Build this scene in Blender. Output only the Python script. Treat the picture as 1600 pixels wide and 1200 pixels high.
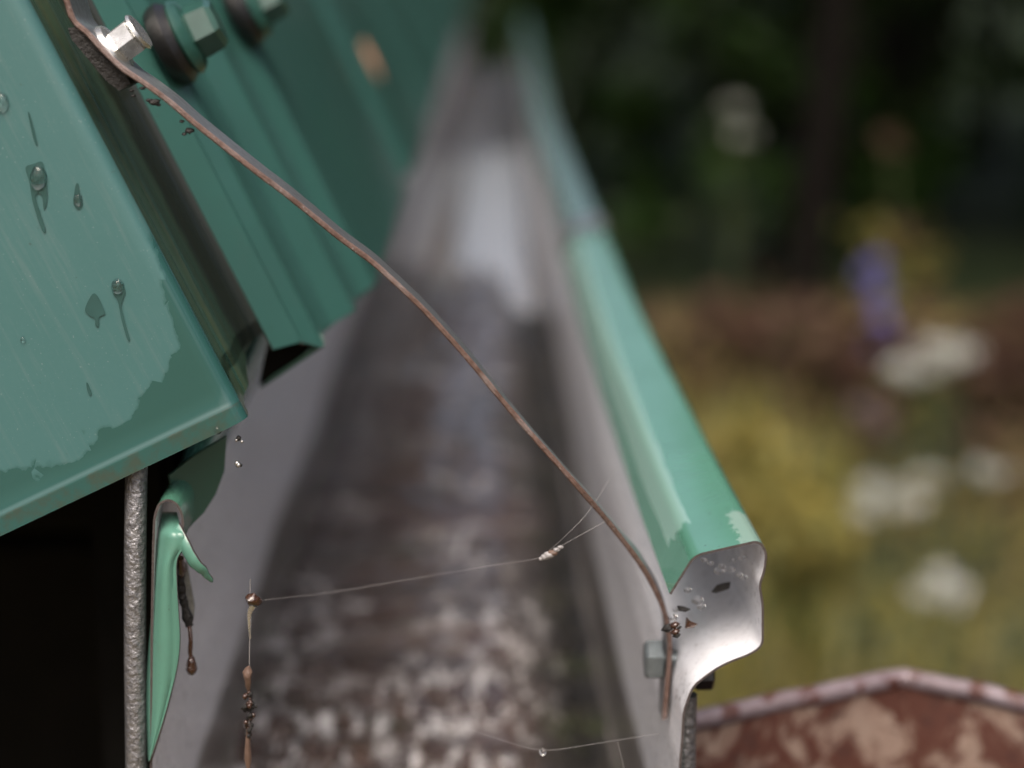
import bpy, bmesh, math, random
from mathutils import Vector, Matrix, noise as mn
random.seed(7)
sc = bpy.context.scene
for o in list(bpy.data.objects):
    bpy.data.objects.remove(o)

# ------------------------------------------------------------------ camera
F = 2900.0                       # focal length in pixels of the 1600 px wide picture
THETA = math.atan(660 / F)       # looking down
PSI = math.atan(50 * math.cos(THETA) / F)
DIST = 0.446                     # focus distance (m)
HCAM = 1.10
fwd = Vector((math.sin(PSI) * math.cos(THETA), math.cos(PSI) * math.cos(THETA), -math.sin(THETA)))
rgt = Vector((math.cos(PSI), -math.sin(PSI), 0))
upv = rgt.cross(fwd)
CAM = Vector((0, 0, HCAM - DIST * math.sin(THETA))) - DIST * fwd
CAM.z = HCAM
cam = bpy.data.cameras.new('camera')
camo = bpy.data.objects.new('camera', cam)
sc.collection.objects.link(camo)
camo.matrix_world = Matrix((
    (rgt.x, upv.x, -fwd.x, CAM.x),
    (rgt.y, upv.y, -fwd.y, CAM.y),
    (rgt.z, upv.z, -fwd.z, CAM.z), (0, 0, 0, 1)))
cam.sensor_width = 36
cam.lens = F * 36 / 1600
cam.clip_start = 0.02
cam.clip_end = 600
cam.dof.use_dof = True
cam.dof.focus_distance = DIST
cam.dof.aperture_fstop = 5.6
sc.camera = camo

# ------------------------------------------------------------------ light
SUN_EL, SUN_AZ = math.radians(58), math.radians(188)   # azimuth clockwise from +Y
w = bpy.data.worlds.new('World'); sc.world = w; w.use_nodes = True
nt = w.node_tree; nt.nodes.clear()
sky = nt.nodes.new('ShaderNodeTexSky'); sky.sky_type = 'NISHITA'; sky.sun_disc = False
sky.sun_elevation = SUN_EL; sky.sun_rotation = SUN_AZ
sky.air_density = 0.8; sky.dust_density = 10.0; sky.ozone_density = 0.3
bg = nt.nodes.new('ShaderNodeBackground'); bg.inputs['Strength'].default_value = 0.15
wo = nt.nodes.new('ShaderNodeOutputWorld')
nt.links.new(sky.outputs[0], bg.inputs[0]); nt.links.new(bg.outputs[0], wo.inputs[0])
sl = bpy.data.lights.new('sun', 'SUN'); sl.energy = 1.3; sl.angle = math.radians(40); sl.color = (1, .97, .93)
so = bpy.data.objects.new('sun', sl); sc.collection.objects.link(so)
sd = Vector((math.sin(SUN_AZ) * math.cos(SUN_EL), math.cos(SUN_AZ) * math.cos(SUN_EL), math.sin(SUN_EL)))
so.rotation_euler = (-sd).to_track_quat('-Z', 'Y').to_euler()
sc.view_settings.view_transform = 'Standard'; sc.view_settings.look = 'None'
sc.view_settings.gamma = 1.0; sc.view_settings.exposure = 0.65
sc.cycles.use_denoising = True
sc.cycles.max_bounces = 6

# ------------------------------------------------------------------ helpers
def ray(px, py):
    return (fwd * F + rgt * (px - 800) - upv * (py - 600)).normalized()
def P(px, py, Y=0.0):                 # point of that pixel's line of sight in the plane y = Y
    d = ray(px, py)
    return CAM + d * ((Y - CAM.y) / d.y)
def PZ(px, py, z):                    # ... in the horizontal plane at height z
    d = ray(px, py)
    return CAM + d * ((z - CAM.z) / d.z)
def PD(px, py, dist):                 # ... at a depth along the optical axis
    d = ray(px, py)
    return CAM + d * (dist / d.dot(fwd))

def mesh_obj(name, verts, faces, mats, parent=None, midx=None, smooth=None, uvs=None):
    me = bpy.data.meshes.new(name)
    me.from_pydata([tuple(v) for v in verts], [], faces)
    if not isinstance(mats, (list, tuple)): mats = [mats]
    for m in mats: me.materials.append(m)
    if midx:
        me.polygons.foreach_set('material_index', midx)
    if uvs:
        l = me.uv_layers.new(name='UVMap')
        for lp in me.loops:
            l.data[lp.index].uv = uvs[lp.vertex_index]
    if smooth is not None:
        me.polygons.foreach_set('use_smooth', [True] * len(me.polygons))
        me.set_sharp_from_angle(angle=math.radians(smooth))
    me.update()
    o = bpy.data.objects.new(name, me); sc.collection.objects.link(o)
    if parent: setp(o, parent)
    return o
def setp(o, p):
    o.parent = p
    o.matrix_parent_inverse = p.matrix_basis.inverted() if p.parent is None else (p.parent.matrix_basis.inverted() if p.parent.type == 'EMPTY' else Matrix()) if p.type == 'EMPTY' else Matrix()
def empty(name, loc, label, cat, group=None):
    e = bpy.data.objects.new(name, None); e.location = loc; e.empty_display_size = .02
    sc.collection.objects.link(e)
    return tag(e, label, cat, group)
def tag(o, label=None, cat=None, group=None, kind=None):
    if label: o['label'] = label
    if cat: o['category'] = cat
    if group: o['group'] = group
    if kind: o['kind'] = kind
    return o

def round_poly(pts, rad, seg=5):
    """open polyline with rounded corners; rad: one number or per-point"""
    out = [pts[0].copy()]
    n = len(pts)
    for i in range(1, n - 1):
        r = rad[i] if isinstance(rad, (list, tuple)) else rad
        a, b, c = pts[i - 1], pts[i], pts[i + 1]
        u, v = (a - b), (c - b)
        r = min(r, u.length * .49, v.length * .49)
        p0, p1 = b + u.normalized() * r, b + v.normalized() * r
        if r < 1e-6: out.append(b.copy()); continue
        for k in range(seg + 1):
            t = k / seg
            out.append(p0 * (1 - t) ** 2 + b * 2 * t * (1 - t) + p1 * t * t)
    out.append(pts[-1].copy())
    return out

def sheet(name, pts, pn, offs, th, mats, parent, smooth=40, warp=None):
    """thin metal sheet: profile pts (in the plane with normal pn) carried along offs.
    mats = [outer, inner, edge]; the inner side lies on the pn x tangent side"""
    n, m = len(pts), len(offs)
    nrm = []
    for i in range(n):
        t = (pts[min(i + 1, n - 1)] - pts[max(i - 1, 0)]).normalized()
        nrm.append(pn.cross(t).normalized())
    V, Fc, mi, uv = [], [], [], []
    L = [0]
    for i in range(1, n): L.append(L[-1] + (pts[i] - pts[i - 1]).length)
    for side in (0, 1):
        for j in range(m):
            for i in range(n):
                p = pts[i] + offs[j] + nrm[i] * th * side
                if warp: p = warp(p, i, j)
                V.append(p); uv.append((L[i], (offs[j] - offs[0]).length))
    def id(s, j, i): return s * m * n + j * n + i
    for j in range(m - 1):
        for i in range(n - 1):
            Fc.append((id(0, j, i), id(0, j, i + 1), id(0, j + 1, i + 1), id(0, j + 1, i))); mi.append(0)
            Fc.append((id(1, j, i), id(1, j + 1, i), id(1, j + 1, i + 1), id(1, j, i + 1))); mi.append(1)
    for j in range(m - 1):
        for i in (0, n - 1):
            Fc.append((id(0, j, i), id(0, j + 1, i), id(1, j + 1, i), id(1, j, i))); mi.append(2)
    for i in range(n - 1):
        for j in (0, m - 1):
            Fc.append((id(0, j, i), id(1, j, i), id(1, j, i + 1), id(0, j, i + 1))); mi.append(2)
    o = mesh_obj(name, V, Fc, mats, parent, mi, None, uv)
    bm = bmesh.new(); bm.from_mesh(o.data); bmesh.ops.recalc_face_normals(bm, faces=bm.faces); bm.to_mesh(o.data); bm.free()
    o.data.polygons.foreach_set('use_smooth', [True] * len(o.data.polygons))
    o.data.set_sharp_from_angle(angle=math.radians(smooth))
    return o

def tube(name, path, rad, mat, parent=None, seg=14, cap=True, jit=0):
    V, Fc = [], []
    n = len(path)
    prev = None
    for i, p in enumerate(path):
        t = (path[min(i + 1, n - 1)] - path[max(i - 1, 0)]).normalized()
        if prev is None:
            a = Vector((0, 1, 0)) if abs(t.y) < .9 else Vector((1, 0, 0))
        else: a = prev
        a = (a - t * a.dot(t)).normalized(); prev = a
        b = t.cross(a)
        r = rad[i] if isinstance(rad, (list, tuple)) else rad
        for k in range(seg):
            an = 2 * math.pi * k / seg
            V.append(p + (a * math.cos(an) + b * math.sin(an)) * r * (1 + random.uniform(-jit, jit)))
    for i in range(n - 1):
        for k in range(seg):
            k2 = (k + 1) % seg
            Fc.append((i * seg + k, i * seg + k2, (i + 1) * seg + k2, (i + 1) * seg + k))
    if cap:
        Fc.append(tuple(range(seg - 1, -1, -1))); Fc.append(tuple(range((n - 1) * seg, n * seg)))
    return mesh_obj(name, V, Fc, mat, parent, None, 45)

def lathe(name, base, axis, prof, mat, parent=None, seg=28, hexa=False, rot=0, smooth=35):
    """prof: list of (radius, height); hexa -> six sided"""
    axis = axis.normalized()
    a = Vector((0, 1, 0)) if abs(axis.y) < .9 else Vector((1, 0, 0))
    a = (a - axis * a.dot(axis)).normalized(); b = axis.cross(a)
    s = 6 if hexa else seg
    V, Fc = [], []
    for r, h in prof:
        for k in range(s):
            an = 2 * math.pi * k / s + rot
            V.append(base + axis * h + (a * math.cos(an) + b * math.sin(an)) * r)
    for i in range(len(prof) - 1):
        for k in range(s):
            k2 = (k + 1) % s
            Fc.append((i * s + k, i * s + k2, (i + 1) * s + k2, (i + 1) * s + k))
    Fc.append(tuple(range(s - 1, -1, -1))); Fc.append(tuple(range((len(prof) - 1) * s, len(prof) * s)))
    return mesh_obj(name, V, Fc, mat, parent, None, smooth)

def catmull(pts, sub=8):
    out = []
    n = len(pts)
    for i in range(n - 1):
        p0, p1, p2, p3 = pts[max(i - 1, 0)], pts[i], pts[i + 1], pts[min(i + 2, n - 1)]
        for k in range(sub):
            t = k / sub
            out.append(.5 * ((2 * p1) + (p2 - p0) * t + (2 * p0 - 5 * p1 + 4 * p2 - p3) * t * t + (3 * p1 - p0 - 3 * p2 + p3) * t ** 3))
    out.append(pts[-1].copy())
    return out
def lerp_tab(tab, x):
    if x <= tab[0][0]: return tab[0][1]
    for (a, va), (b, vb) in zip(tab, tab[1:]):
        if x <= b: return va + (vb - va) * (x - a) / (b - a)
    return tab[-1][1]

def box(name, lo, hi, mat, parent=None, bev=0.0):
    bm = bmesh.new()
    bmesh.ops.create_cube(bm, size=1)
    lo, hi = Vector(lo), Vector(hi)
    for v in bm.verts:
        v.co = Vector(((v.co.x + .5) * (hi.x - lo.x) + lo.x, (v.co.y + .5) * (hi.y - lo.y) + lo.y, (v.co.z + .5) * (hi.z - lo.z) + lo.z))
    if bev: bmesh.ops.bevel(bm, geom=bm.edges[:], offset=bev, segments=2, affect='EDGES')
    me = bpy.data.meshes.new(name); bm.to_mesh(me); bm.free(); me.materials.append(mat)
    o = bpy.data.objects.new(name, me); sc.collection.objects.link(o)
    if parent: setp(o, parent)
    return o

# ------------------------------------------------------------------ materials
class NB:
    def __init__(s, name):
        s.m = bpy.data.materials.new(name); s.m.use_nodes = True
        s.t = s.m.node_tree; s.b = s.t.nodes['Principled BSDF']
        s.co = None
    def n(s, typ, **kw):
        nd = s.t.nodes.new(typ)
        for k, v in kw.items():
            if k in nd.inputs: nd.inputs[k].default_value = v
            else: setattr(nd, k, v)
        return nd
    def l(s, a, b): s.t.links.new(a, b)
    def coord(s, kind='Object', scale=(1, 1, 1), rot=(0, 0, 0)):
        tc = s.n('ShaderNodeTexCoord'); mp = s.n('ShaderNodeMapping')
        mp.inputs['Scale'].default_value = scale; mp.inputs['Rotation'].default_value = rot
        s.l(tc.outputs[kind], mp.inputs[0]); return mp.outputs[0]
    def noise(s, scale, detail=4, rough=.55, co=None, dist=0):
        nd = s.n('ShaderNodeTexNoise'); nd.inputs['Scale'].default_value = scale
        nd.inputs['Detail'].default_value = detail; nd.inputs['Roughness'].default_value = rough
        nd.inputs['Distortion'].default_value = dist
        s.l(co if co is not None else s.coord(), nd.inputs['Vector']); return nd.outputs['Fac']
    def ramp(s, fac, stops, interp='LINEAR'):
        r = s.n('ShaderNodeValToRGB'); r.color_ramp.interpolation = interp
        e = r.color_ramp.elements
        while len(e) < len(stops): e.new(.5)
        for i, (p, c) in enumerate(stops):
            e[i].position = p; e[i].color = (c, c, c, 1) if isinstance(c, (int, float)) else (*c, 1)
        s.l(fac, r.inputs[0]); return r.outputs['Color']
    def mix(s, fac, a, b, typ='MIX'):
        m = s.n('ShaderNodeMix', data_type='RGBA', blend_type=typ)
        for sock, v in ((m.inputs[0], fac), (m.inputs[6], a), (m.inputs[7], b)):
            if isinstance(v, (int, float)): sock.default_value = v
            elif isinstance(v, tuple): sock.default_value = (*v, 1)
            else: s.l(v, sock)
        return m.outputs[2]
    def math(s, op, a, b=0.0):
        m = s.n('ShaderNodeMath', operation=op)
        for sock, v in ((m.inputs[0], a), (m.inputs[1], b)):
            if isinstance(v, (int, float)): sock.default_value = v
            else: s.l(v, sock)
        return m.outputs[0]
    def set(s, k, v):
        sk = s.b.inputs[k]
        if isinstance(v, (int, float)): sk.default_value = v
        elif isinstance(v, tuple): sk.default_value = (*v, 1)
        else: s.l(v, sk)
    def bump(s, h, strength=.3, dist=.001):
        b = s.n('ShaderNodeBump'); b.inputs['Strength'].default_value = strength; b.inputs['Distance'].default_value = dist
        s.l(h, b.inputs['Height']); s.l(b.outputs[0], s.b.inputs['Normal'])

GREEN = (.0282, .0914, .0771)
def paint(name, base, rough=.28, dirt=.35, streak=True, wetv=.0, coat=.25):
    q = NB(name)
    a = q.noise(28, 6, .6); b = q.noise(260, 4, .6)
    c = q.mix(q.ramp(a, [(.3, 0), (.75, 1)]), base, tuple(x * .82 for x in base))
    c = q.mix(q.ramp(b, [(.55, 0), (.75, dirt * .5)]), c, tuple(.5 * x + .03 for x in base))
    sp = q.noise(900, 2, .5)
    c = q.mix(q.ramp(sp, [(.70, 0), (.76, dirt)]), c, (.03, .03, .022))
    q.set('Base Color', c)
    q.set('Roughness', q.ramp(a, [(.3, rough), (.8, rough + .16)]))
    q.set('Coat Weight', coat); q.set('Coat Roughness', .08)
    q.bump(q.noise(55, 3, .5), .10, .002)
    return q.m
M_green = paint('green_paint', GREEN)
M_flap = paint('green_paint_flap', (.0803, .2065, .1584), .3, .5)
def lip_mat(LC, LO, shaded=False):
    q = NB('green_paint_gutter')
    base = (.072, .200, .142)
    if shaded: base = (.040, .098, .082)  # darker, greyer copy: tree shade on the far length put into the paint
    uv = q.n('ShaderNodeUVMap'); uv.uv_map = 'UVMap'
    sx = q.n('ShaderNodeSeparateXYZ'); q.l(uv.outputs[0], sx.inputs[0])
    u, v = sx.outputs[0], sx.outputs[1]
    a = q.noise(28, 6, .6); b = q.noise(260, 4, .6)
    c = q.mix(q.ramp(a, [(.3, 0), (.75, 1)]), base, tuple(x * .84 for x in base))
    # sky highlight painted pale along the fold between top and chamfer, ending ragged before the cut end
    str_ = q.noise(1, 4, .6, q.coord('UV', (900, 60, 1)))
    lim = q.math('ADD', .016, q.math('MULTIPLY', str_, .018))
    sheen_or_film = q.math('MULTIPLY', q.math('GREATER_THAN', v, lim), q.math('LESS_THAN', q.math('ABSOLUTE', q.math('SUBTRACT', u, LC)), q.math('ADD', .0030, q.math('MULTIPLY', a, .0025))))
    c = q.mix(q.math('MULTIPLY', sheen_or_film, .1 if shaded else .55), c, (.2520, .3864, .3528))
    # scuffs along the outer top fold
    sc1 = q.math('MULTIPLY', q.math('LESS_THAN', q.math('ABSOLUTE', q.math('SUBTRACT', u, LO)), q.math('MULTIPLY', q.noise(420, 4, .7, uv.outputs[0]), .008)), q.math('LESS_THAN', v, q.math('MULTIPLY', q.noise(45, 3, .6, uv.outputs[0]), .055)))
    c = q.mix(q.math('MULTIPLY', sc1, .4), c, (.3528, .4368, .4116))
    # scratches running along the top
    scr = q.noise(1, 3, .6, q.coord('UV', (2600, 40, 1), (0, 0, .12)))
    c = q.mix(q.ramp(scr, [(.70, 0), (.75, .35)]), c, (.0420, .0924, .0672))
    sp = q.noise(700, 3, .6)
    c = q.mix(q.ramp(sp, [(.68, 0), (.75, .6)]), c, (.0336, .0420, .0336))
    q.set('Base Color', c)
    q.set('Roughness', q.mix(sheen_or_film, q.ramp(a, [(.3, .10), (.8, .24)]), (.26,) * 3))
    q.set('Coat Weight', .35); q.set('Coat Roughness', .08)
    q.bump(q.noise(60, 3, .5), .12, .002)
    return q.m
M_dkgreen = paint('green_paint_apron', (.028, .085, .062), .3)

def barge_mat():
    q = NB('green_paint_barge')
    uv = q.n('ShaderNodeUVMap'); uv.uv_map = 'UVMap'
    sx = q.n('ShaderNodeSeparateXYZ'); q.l(uv.outputs[0], sx.inputs[0])
    u, v = sx.outputs[0], sx.outputs[1]     # u: distance across the face from its outer edge, v: distance up the slope
    big = q.noise(55, 3, .55, uv.outputs[0]); fine = q.noise(260, 3, .55, uv.outputs[0])
    st = q.n('ShaderNodeTexVoronoi'); st.inputs['Scale'].default_value = 85; q.l(uv.outputs[0], st.inputs['Vector'])
    stc = q.n('ShaderNodeSeparateXYZ'); q.l(st.outputs['Color'], stc.inputs[0])
    w_ = q.math('ADD', q.math('MULTIPLY', q.math('SUBTRACT', big, .5), .018), q.math('MULTIPLY', q.math('SUBTRACT', fine, .5), .006))
    w_ = q.math('ADD', w_, q.math('MULTIPLY', stc.outputs[0], .0045))
    # wet where close to the lower edge, wider towards the outer corner
    cor = q.math('MULTIPLY', q.math('MAXIMUM', q.math('SUBTRACT', .022, u), 0.0), .75)
    lim = q.math('ADD', q.math('ADD', cor, .0095), w_)
    wet1 = q.ramp(q.math('ADD', q.math('MULTIPLY', q.math('SUBTRACT', lim, v), 500), .5), [(.2, 0), (.8, 1)])
    cor2 = q.math('MULTIPLY', q.math('SUBTRACT', .040, v), .22)
    wet2 = q.ramp(q.math('ADD', q.math('MULTIPLY', q.math('SUBTRACT', q.math('ADD', q.math('ADD', cor2, .0015), q.math('MULTIPLY', w_, .5)), u), 500), .5), [(.2, 0), (.8, 1)])
    wet = q.math('MAXIMUM', wet1, wet2)
    a = q.noise(18, 5, .6); g = q.noise(700, 2, .6)
    dry = q.mix(q.ramp(a, [(.3, 0), (.7, 1)]), (.0423, .1156, .1157), (.0360, .1054, .1039))
    dry = q.mix(q.ramp(g, [(.4, 0), (.9, .25)]), dry, (.0559, .1243, .1255))
    rn_ = q.noise(1, 5, .65, q.coord('UV', (420, 26, 1)))
    dry = q.mix(q.ramp(rn_, [(.52, 0), (.72, .35)]), dry, (.10, .15, .15))
    spk = q.noise(1500, 2, .5)
    dry = q.mix(q.ramp(spk, [(.66, 0), (.74, .5)]), dry, (.16, .21, .21))
    wc = q.mix(q.ramp(a, [(.3, 0), (.7, 1)]), (.0214, .0750, .0702), (.0179, .0671, .0606))
    c = q.mix(wet, dry, wc)
    sp = q.noise(420, 3, .6)
    c = q.mix(q.ramp(sp, [(.69, 0), (.74, .6)]), c, (.0336, .0588, .0504))
    # grime gathered along the hem
    hem = q.math('MULTIPLY', q.math('LESS_THAN', v, .0045), q.ramp(q.noise(160, 5, .7), [(.42, 0), (.62, .75)]))
    c = q.mix(hem, c, (.0378, .0504, .0378))
    q.set('Base Color', c)
    q.set('Roughness', q.mix(wet, (.46,) * 3, (.22,) * 3))
    q.set('Coat Weight', q.math('MULTIPLY', wet, .5)); q.set('Coat Roughness', .05)
    q.bump(q.noise(40, 3, .5), .08, .002)
    return q.m
M_barge = barge_mat()

def land_mat():
    q = NB('green_paint_grime_and_sheen')
    co = q.coord('UV', (600, 14, 1))
    st = q.noise(1, 5, .65, co)
    c = q.mix(q.ramp(st, [(.38, 0), (.62, 1)]), (.0192, .0570, .0400), (.0496, .0662, .0352))  # olive streaks put the reflection of the trees into the paint
    c = q.mix(q.ramp(q.noise(200, 5, .7), [(.56, 0), (.74, .4)]), c, (.0176, .0230, .0128))
    su = q.n('ShaderNodeSeparateXYZ'); q.l(q.coord('UV'), su.inputs[0])
    cr = q.ramp(q.math('ADD', q.math('MULTIPLY', su.outputs[0], 15), q.math('MULTIPLY', q.math('SUBTRACT', q.noise(120, 4, .65), .5), .12)), [(.56, 0), (.64, .95)])   # grime packed into the crease
    c = q.mix(cr, c, (.008, .010, .006))
    q.set('Base Color', c); q.set('Roughness', q.ramp(st, [(.3, .2), (.8, .5)])); q.set('Coat Weight', .3)
    q.bump(st, .15, .001)
    return q.m
M_land = land_mat()

ZF = P(640, 1618, 0).z
XL, XR = P(250, 1600, 0).x, P(1046, 1600, 0).x
ZT = P(1062, 1405, 0).z
def primer_mat():
    q = NB('grey_primer')
    co = q.coord('Object', (1, .15, 1))
    a = q.noise(45, 6, .62, co); b = q.noise(320, 4, .65)
    c = q.mix(q.ramp(a, [(.35, 0), (.75, 1)]), (.75, .765, .81), (.62, .63, .67))
    c = q.mix(q.ramp(b, [(.58, 0), (.72, .45)]), c, (.30, .28, .27))
    c = q.mix(q.ramp(q.noise(130, 5, .7), [(.66, 0), (.72, .85)]), c, (.06, .05, .045))
    dr = q.noise(420, 4, .7, q.coord('Object', (.35, 1, 1), (0, .6, 0)))
    c = q.mix(q.math('MULTIPLY', q.ramp(dr, [(.62, 0), (.68, .9)]), q.ramp(q.noise(48, 4, .6), [(.46, 0), (.60, 1)])), c, (.045, .04, .038))
    gm = q.n('ShaderNodeNewGeometry'); sz = q.n('ShaderNodeSeparateXYZ'); q.l(gm.outputs['Position'], sz.inputs[0])
    hz_ = q.math('ADD', q.math('SUBTRACT', ZT, sz.outputs[2]), q.math('MULTIPLY', q.math('SUBTRACT', a, .5), .012))
    stain = q.ramp(q.math('MULTIPLY', hz_, 50), [(0, 0), (.12, .8), (.5, .93), (1, .9)])     # brown stain below the usual water line
    sc_ = q.mix(q.ramp(q.noise(90, 5, .65, q.coord('Object', (1, .3, 1))), [(.4, 0), (.6, 1)]), (.055, .043, .036), (.10, .085, .072))
    sc_ = q.mix(q.ramp(q.noise(40, 4, .65), [(.55, 0), (.65, .7)]), sc_, (.05, .055, .022))
    c = q.mix(stain, c, sc_)
    q.set('Base Color', c); q.set('Roughness', q.ramp(b, [(.3, .22), (.7, .42)])); q.set('Coat Weight', .3); q.set('Coat Roughness', .1)
    q.bump(q.noise(70, 3, .5), .12, .002)
    return q.m
M_primer = primer_mat()

def metal_mat(name, c1, c2, rust=(.13, .05, .025), r0=.3, rustat=.66, sc_=600, bump=.35, metal=.85, bscale=None):
    q = NB(name)
    a = q.noise(sc_, 5, .65); b = q.noise(sc_ * .3, 5, .65)
    c = q.mix(q.ramp(a, [(.35, 0), (.65, 1)]), c1, c2)
    rm = q.ramp(b, [(rustat, 0), (rustat + .05, 1)])
    c = q.mix(rm, c, rust)
    q.set('Base Color', c); q.set('Metallic', q.math('MULTIPLY', q.math('SUBTRACT', 1.0, rm), metal))
    q.set('Roughness', q.ramp(a, [(.3, r0), (.7, r0 + .2)]))
    q.bump(q.noise(bscale or sc_, 4, .6), bump, .0008)
    return q.m
M_galv = metal_mat('galvanised_steel', (.36, .38, .40), (.24, .25, .26), r0=.28, sc_=500, bump=.1)
M_bolt = metal_mat('zinc_bolt', (.19, .22, .235), (.13, .15, .16), r0=.42, rustat=.78, sc_=400, bump=.12, metal=.7)
M_screw = metal_mat('bright_screw', (.62, .62, .60), (.36, .36, .35), rust=(.06, .05, .045), r0=.18, rustat=.58, sc_=380, bump=.1)
M_rod = metal_mat('hammered_galvanised_rod', (.30, .30, .315), (.13, .13, .14), rust=(.10, .045, .03), r0=.30, rustat=.74, sc_=900, bump=1.0, metal=.75, bscale=620)
def edge_mat():
    q = NB('rusty_cut_edge')
    a = q.noise(900, 5, .7); b = q.noise(120, 4, .6)
    c = q.mix(q.ramp(a, [(.38, 0), (.62, 1)]), (.1162, .0708, .0573), (.0639, .0321, .0235))
    c = q.mix(q.ramp(b, [(.50, 0), (.66, .8)]), c, (.1568, .1232, .1172))
    c = q.mix(q.ramp(q.noise(1600, 3, .7), [(.62, 0), (.7, .9)]), c, (.2439, .2279, .2279))
    q.set('Base Color', c); q.set('Roughness', .55); q.bump(a, .6, .0008)
    return q.m
M_edge = edge_mat()
def simple(name, c, rough=.5, metal=0, var=.3, sc_=300, coat=0, bump=.15, spec=.5):
    q = NB(name)
    a = q.noise(sc_, 4, .6)
    q.set('Base Color', q.mix(q.ramp(a, [(.3, 0), (.7, 1)]), c, tuple(x * (1 - var) for x in c)))
    q.set('Roughness', rough); q.set('Metallic', metal); q.set('Coat Weight', coat); q.set('Specular IOR Level', spec)
    q.bump(a, bump, .001)
    return q.m
M_rubber = simple('black_rubber', (.006, .006, .0065), .4, sc_=500, coat=.1)
M_cutedge = simple('dark_sheet_edge', (.09, .075, .075), .45, .3, .5, 900)
M_capgreen = simple('green_screw_cap', (.020, .070, .055), .28, sc_=200, coat=.2, bump=.05)
M_orange = simple('orange_rust', (.62, .33, .20), .7, sc_=300)
M_shade_timber = simple('shaded_timber', (.006, .0055, .005), .85, sc_=60, var=.5, spec=.15)  # near-black colour holds the deep shade under the roof
M_brownwet = simple('wet_rust_brown', (.040, .016, .009), .12, sc_=500, coat=.6, bump=.6)
M_tan = simple('dry_leaf_scrap', (.11, .068, .05), .5, sc_=500, bump=.4)
M_dirt = simple('black_grime', (.006, .005, .0045), .65, sc_=900, bump=.8)
M_silk = simple('spider_silk', (.26, .25, .25), .4, sc_=100)
def water_mat():
    q = NB('water')
    q.set('Base Color', (1., 1., 1.)); q.set('Roughness', .02); q.set('IOR', 1.33); q.set('Transmission Weight', 1.0)
    return q.m
M_water = water_mat()
def silt_mat():
    q = NB('gutter_silt')
    gm = q.n('ShaderNodeNewGeometry'); sz = q.n('ShaderNodeSeparateXYZ'); q.l(gm.outputs['Position'], sz.inputs[0])
    across = q.coord('Object', (.30, 1, 1))          # ripples lie across the gutter
    run = q.coord('Object', (1, .10, .10))           # runs down the front of the heap
    a = q.noise(46, 6, .62, across, .6); b = q.noise(170, 6, .72, q.coord('Object', (.9, .30, 1)), .4); d = q.noise(15, 4, .6)
    rn = q.noise(330, 5, .65, run, .3)
    nearf = q.ramp(sz.outputs[1], [(.175, 1), (.26, 0)])
    c = q.mix(q.ramp(a, [(.36, 0), (.64, 1)]), (.0320, .0224, .0184), (.0960, .0736, .0640))
    c = q.mix(q.ramp(d, [(.46, 0), (.6, .75)]), c, (.0560, .0320, .0248))
    c = q.mix(q.math('MULTIPLY', nearf, .6), c, (.095, .060, .045))
    c = q.mix(q.math('MULTIPLY', nearf, q.ramp(rn, [(.42, 0), (.56, .9)])), c, (.026, .016, .012))
    c = q.mix(q.ramp(q.noise(22, 5, .6), [(.57, 0), (.7, .7)]), c, (.0320, .0344, .0144))
    xs = q.math('ADD', q.math('MULTIPLY', q.math('SUBTRACT', sz.outputs[0], XL), 1 / (XR - XL)), q.math('MULTIPLY', q.math('SUBTRACT', q.noise(24, 5, .65), .5), .35))
    muck = q.ramp(xs, [(.70, 0), (.86, 1)])          # slimy dark run along the outer wall
    mk = q.mix(q.ramp(q.noise(60, 5, .65), [(.4, 0), (.6, 1)]), (.010, .009, .008), (.030, .026, .020))
    mk = q.mix(q.ramp(q.noise(34, 5, .65), [(.56, 0), (.66, .8)]), mk, (.030, .034, .014))
    c = q.mix(muck, c, mk)
    where = q.ramp(q.math('ADD', q.noise(26, 4, .6), q.math('MULTIPLY', q.ramp(sz.outputs[1], [(.19, 1), (.36, 0)]), .20)), [(.52, 0), (.62, 1)])
    pale = q.math('MULTIPLY', q.ramp(q.math('ADD', b, q.math('MULTIPLY', q.math('SUBTRACT', rn, .5), q.math('MULTIPLY', nearf, .5))), [(.50, 0), (.64, 1)]), q.math('MULTIPLY', q.math('SUBTRACT', 1.0, muck), where))
    pale = q.math('MULTIPLY', pale, .95)
    c = q.mix(pale, c, (.58, .565, .565))  # white sky glare on the wet silt put into the colour
    q.set('Base Color', c)
    q.set('Roughness', q.mix(muck, q.ramp(a, [(.40, .10), (.66, .42)]), q.ramp(b, [(.4, .15), (.6, .6)]))); q.set('Specular IOR Level', q.math('SUBTRACT', .5, q.math('MULTIPLY', muck, .2))); q.set('Coat Weight', q.math('MULTIPLY', q.math('SUBTRACT', 1.0, muck), .6)); q.set('Coat Roughness', .10)
    q.bump(q.math('ADD', q.math('MULTIPLY', a, 1.2), q.math('MULTIPLY', b, .5)), .8, .004)
    return q.m
M_silt = silt_mat()
def pool_mat():
    q = NB('standing_water')
    q.set('Base Color', (.37, .35, .345)); q.set('Roughness', .07); q.set('IOR', 1.33); q.set('Coat Weight', 1.0); q.set('Coat Roughness', .02)  # pale base colour stands in for the reflected sky
    q.bump(q.noise(60, 3, .5), .06, .002)
    return q.m
M_pool = pool_mat()
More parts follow.
